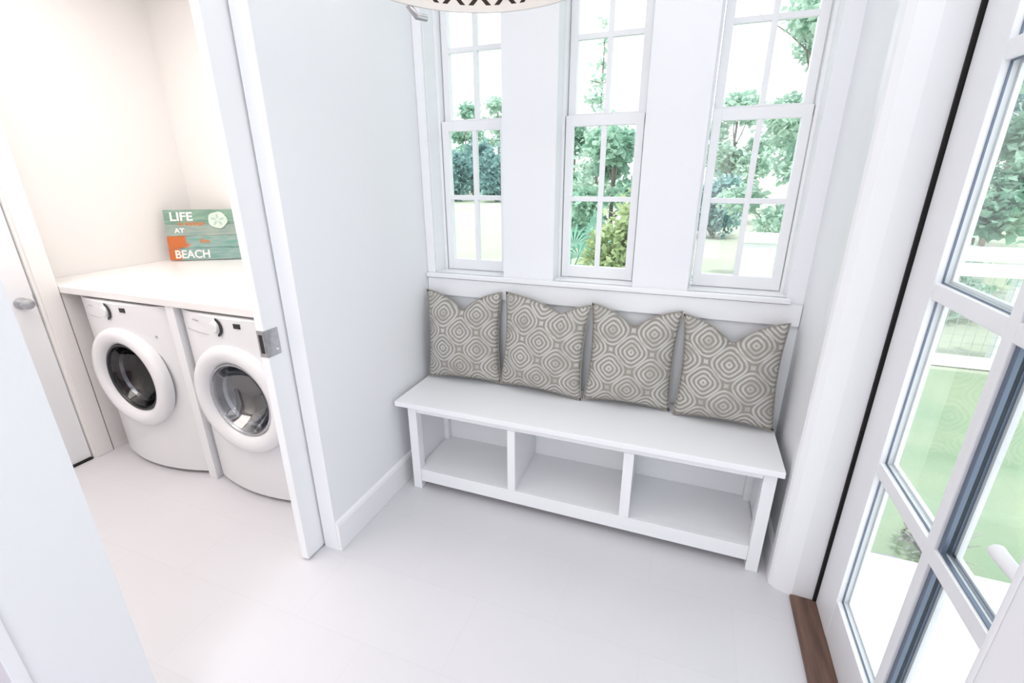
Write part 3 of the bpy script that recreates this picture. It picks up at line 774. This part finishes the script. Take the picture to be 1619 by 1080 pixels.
def tree(name, label, cat, loc, h, spread, m, n, size, seed, trunk=0.09, low=0.3, group=None, conifer=False, bare=0):
    rnd = random.Random(seed)
    t = thing(name, label, cat, loc, (0, 0, rnd.uniform(0, 6.28)), group)
    tr = MB(); lean = Vector((rnd.uniform(-.04, .04), rnd.uniform(-.04, .04), 1))
    tp = [tuple(Vector((lean.x * h * f + 0.02 * math.sin(5 * f), lean.y * h * f, h * f))) for f in (0, .2, .45, .7, .95)]
    tr.tube(tp, trunk, 8, trunk * 0.25)
    blobs = []
    if conifer:
        L_ = 11
        for k in range(L_):
            f = low + (1 - low) * k / (L_ - 1); rr = spread * (1.03 - f) / (1 - low) + 0.04
            for q_ in range(4):
                a = rnd.uniform(0, 6.28)
                e = Vector((math.cos(a), math.sin(a), 0.25)) * rr
                c = Vector((lean.x * h * f, lean.y * h * f, h * f))
                tr.tube([tuple(c), tuple(c + e)], trunk * 0.25, 5, trunk * 0.06)
                blobs.append((c.x + e.x * .6, c.y + e.y * .6, c.z + e.z * .6, rr * .5, rr * .5, h * 0.045))
    else:
        for k in range(11):
            f = low + (1 - low) * rnd.random() ** 0.8; a = rnd.uniform(0, 6.28)
            rr = spread * math.sqrt(max(0.06, 1 - ((f - low) / (1 - low) * 1.5 - 0.45) ** 2)) * rnd.uniform(0.35, 0.75)
            c0 = Vector((lean.x * h * f * .7, lean.y * h * f * .7, h * f * 0.7)); c = Vector((math.cos(a) * rr, math.sin(a) * rr, h * f))
            tr.tube([tuple(c0), tuple(c0.lerp(c, .5) + Vector((0, 0, -.03 * h))), tuple(c)], trunk * 0.45, 6, trunk * 0.1)
            s = spread * rnd.uniform(0.32, 0.52)
            blobs.append((c.x, c.y, c.z, s, s, s * 0.75))
    for k in range(bare):
        a = rnd.uniform(0, 6.28); c0 = Vector((0, 0, h * rnd.uniform(.5, .8))); e = Vector((math.cos(a) * spread * .8, math.sin(a) * spread * .8, h * rnd.uniform(.85, 1.1)))
        tr.tube([tuple(c0), tuple(c0.lerp(e, .5) + Vector((0, 0, .05))), tuple(e)], trunk * .35, 6, trunk * .08)
    tr.build('trunk', M['bark'], t, True)
    V, F = leaves(n, blobs, size, rnd)
    pymesh('foliage', V, F, m, t)
    return t

def shrub(name, label, loc, rx, h, m, n, size, seed, group=None, cat='bush'):
    rnd = random.Random(seed); t = thing(name, label, cat, loc, (0, 0, rnd.uniform(0, 6.28)), group)
    st = MB(); blobs = []
    for k in range(9):
        a = rnd.uniform(0, 6.28); rr = rx * rnd.uniform(0.1, 0.62); z = h * rnd.uniform(0.35, 0.78)
        st.tube([(0.02 * math.cos(a), 0.02 * math.sin(a), 0), (rr * .6 * math.cos(a), rr * .6 * math.sin(a), z * .5), (rr * math.cos(a), rr * math.sin(a), z)], 0.012 * (1 + h), 5, 0.004)
        s = rx * rnd.uniform(0.34, 0.52); blobs.append((rr * math.cos(a), rr * math.sin(a), z, s, s, h * 0.27))
    blobs.append((0, 0, h * 0.3, rx * .8, rx * .8, h * .28))
    st.build('stem', M['bark'], t)
    V, F = leaves(n, blobs, size, rnd, 0.8); pymesh('foliage', V, F, m, t)
    return t

# dark thicket far behind the left window
for k, (x, y, h, r) in enumerate([(-16.0, 31, 3.5, 1.5), (-16.4, 35.2, 4.5, 1.6), (-12.9, 31, 3.5, 1.5), (-13.2, 35.4, 4.9, 1.6)]):
    shrub('thicket_bush', ['lower dark blue-green bush in the left pane of the left window view', 'taller blue-green bush behind the lower one, left pane of left window',
          'lower dark blue-green bush in the right pane of the left window view', 'taller blue-green bush behind the lower one, right pane of left window'][k],
          (x, y, ZG), r, h, M['leaf_dark'], 3200, 0.34, 50 + k, 'dark bushes beyond the left window')
tree('tall_tree', 'pale green loose tree above the dark bushes in the left window', 'tree', (-20.3, 42, ZG), 7.2, 2.4, M['leaf_mid'], 3600, 0.42, 61, 0.12, 0.12)
tree('tall_tree', 'second pale green tree above the dark bushes, right pane of left window', 'tree', (-19.4, 47.5, ZG), 8.2, 2.6, M['leaf_pale'], 3600, 0.42, 62, 0.12, 0.12)
# middle window
tree('slender_conifer', 'wispy conifer with a thin tip in the middle window', 'tree', (-2.30, 12, ZG), 4.9, 0.75, M['leaf_pale'], 1500, 0.15, 63, 0.05, 0.22, conifer=True)
tree('garden_tree', 'soft green tree in the left panes of the middle window', 'tree', (-3.35, 14, ZG), 3.2, 1.25, M['leaf_mid'], 7000, 0.20, 64, 0.07, 0.06)
tree('garden_tree', 'deeper green tree in the right panes of the middle window', 'tree', (-1.5, 9.5, ZG), 2.7, 0.85, M['leaf_mid'], 6000, 0.15, 65, 0.06, 0.10)
shrub('lime_bush', 'bright yellow-green bush low in the right pane of the middle window', (-0.67, 4.5, ZG), 0.37, 1.78, M['leaf_lime'], 3200, 0.085, 66)

def palmetto(loc, seed, label):
    rnd = random.Random(seed); t = thing('palmetto', label, 'palm', loc)
    sk = MB(); sk.tube([(0, 0, 0), (0, 0.01, 0.35), (0, 0, 0.66)], 0.06, 10, 0.045); sk.build('trunk', M['bark'], t, True)
    for k in range(12):
        a = k * 2.4 + rnd.uniform(-.2, .2); el = rnd.uniform(0.35, 1.2); L_ = rnd.uniform(0.45, 0.75)
        p0 = Vector((0, 0, 0.62)); d = Vector((math.cos(a) * math.cos(el), math.sin(a) * math.cos(el), math.sin(el))); p1 = p0 + d * L_
        f = MB(); f.tube([tuple(p0), tuple(p0.lerp(p1, .5) + Vector((0, 0, .03))), tuple(p1)], 0.008, 6, 0.005)
        fr = f.build('frond', M['leaf_palm'], t)
        V = []; F = []; s = d.cross(Vector((0, 0, 1))).normalized(); nrm = s.cross(d)
        for q_ in range(15):
            th = -1.9 + 3.8 * q_ / 14; dr = (d * math.cos(th) + s * math.sin(th)).normalized(); ln = 0.42 * (0.7 + 0.3 * math.cos(th)); sd = dr.cross(nrm) * 0.016
            droop = Vector((0, 0, -0.10)); i = len(V)
            V += [tuple(p1), tuple(p1 + dr * ln * .5 + sd), tuple(p1 + dr * ln + droop), tuple(p1 + dr * ln * .5 - sd)]; F.append((i, i + 1, i + 2, i + 3))
        pymesh('fan_blade', V, F, M['leaf_palm'], fr)
palmetto((-1.30, 5.3, ZG), 71, 'palmetto with fan leaves in the lower left pane of the middle window')

# right window
tree('airy_tree', 'tall airy pale green tree filling the right side of the right window', 'tree', (1.50, 9.0, ZG), 4.8, 1.15, M['leaf_pale'], 8000, 0.12, 78, 0.05, 0.10, bare=4)
tree('garden_tree', 'rounded pale tree at the left of the right window', 'tree', (1.15, 20, ZG), 4.2, 1.4, M['leaf_pale'], 3600, 0.24, 74, 0.07, 0.12)
shrub('thicket_bush', 'dark green bush in the middle left pane of the right window', (0.62, 15.5, ZG), 1.05, 1.9, M['leaf_dark'], 2600, 0.17, 75)
shrub('low_bush', 'small rounded bush at the bottom left of the right window', (0.10, 4.7, ZG), 0.30, 0.98, M['leaf_mid'], 1300, 0.075, 76)

# beyond the fence, seen through the glazed door
dl = ['green tree just beyond the fence, beside the door stile in the upper pane', 'taller blue-green tree behind the first one beyond the fence', 'tallest green tree, furthest beyond the fence in the top door pane']
for k, (x, y, h, s, mm) in enumerate([(4.10, 9.4, 3.6, 1.1, 'leaf_mid'), (6.3, 14.0, 6.0, 1.8, 'leaf_dark'), (8.4, 20.5, 10.0, 2.6, 'leaf_mid')]):
    tree('fence_tree', dl[k], 'tree', (x, y, ZG), h, s, M[mm], 9000, 0.15, 80 + k, 0.07, 0.06)
for k, (x, y) in enumerate([(3.2, 7.6), (4.6, 8.0)]):
    shrub('scrub_bush', ['pale scrub bush behind the fence mesh, on the left', 'pale scrub bush behind the fence mesh, on the right'][k], (x, y, ZG), 0.75, 1.15, M['leaf_pale'], 1500, 0.12, 90 + k)

# grey bits at the end of the porch
sb = MB(); sb.prism([(0.80, 2.12), (1.18, 2.12), (1.24, 2.20), (1.10, 2.30), (0.78, 2.28)], ZG, ZG + 0.10)
tag(sb.build('stone_slab', M['stone']), 'flat grey stone lying against the end of the porch', 'stone')
def twig_plant():
    rnd = random.Random(5); t = thing('dry_plant', 'small dry grey plant on the lawn beside the porch end', 'plant', (1.30, 2.46, ZG))
    for k in range(16):
        a = rnd.uniform(0, 6.28); e = Vector((math.cos(a) * .16, math.sin(a) * .16, rnd.uniform(.08, .24)))
        s = MB(); s.tube([(0, 0, 0), tuple(e * .5 + Vector((0, 0, .03))), tuple(e)], 0.006, 5, 0.002); st = s.build('twig', M['twig'], t)
    V, F = leaves(120, [(0, 0, 0.12, .15, .15, .1)], 0.05, rnd); pymesh('foliage', V, F, M['twig'], t)
twig_plant()
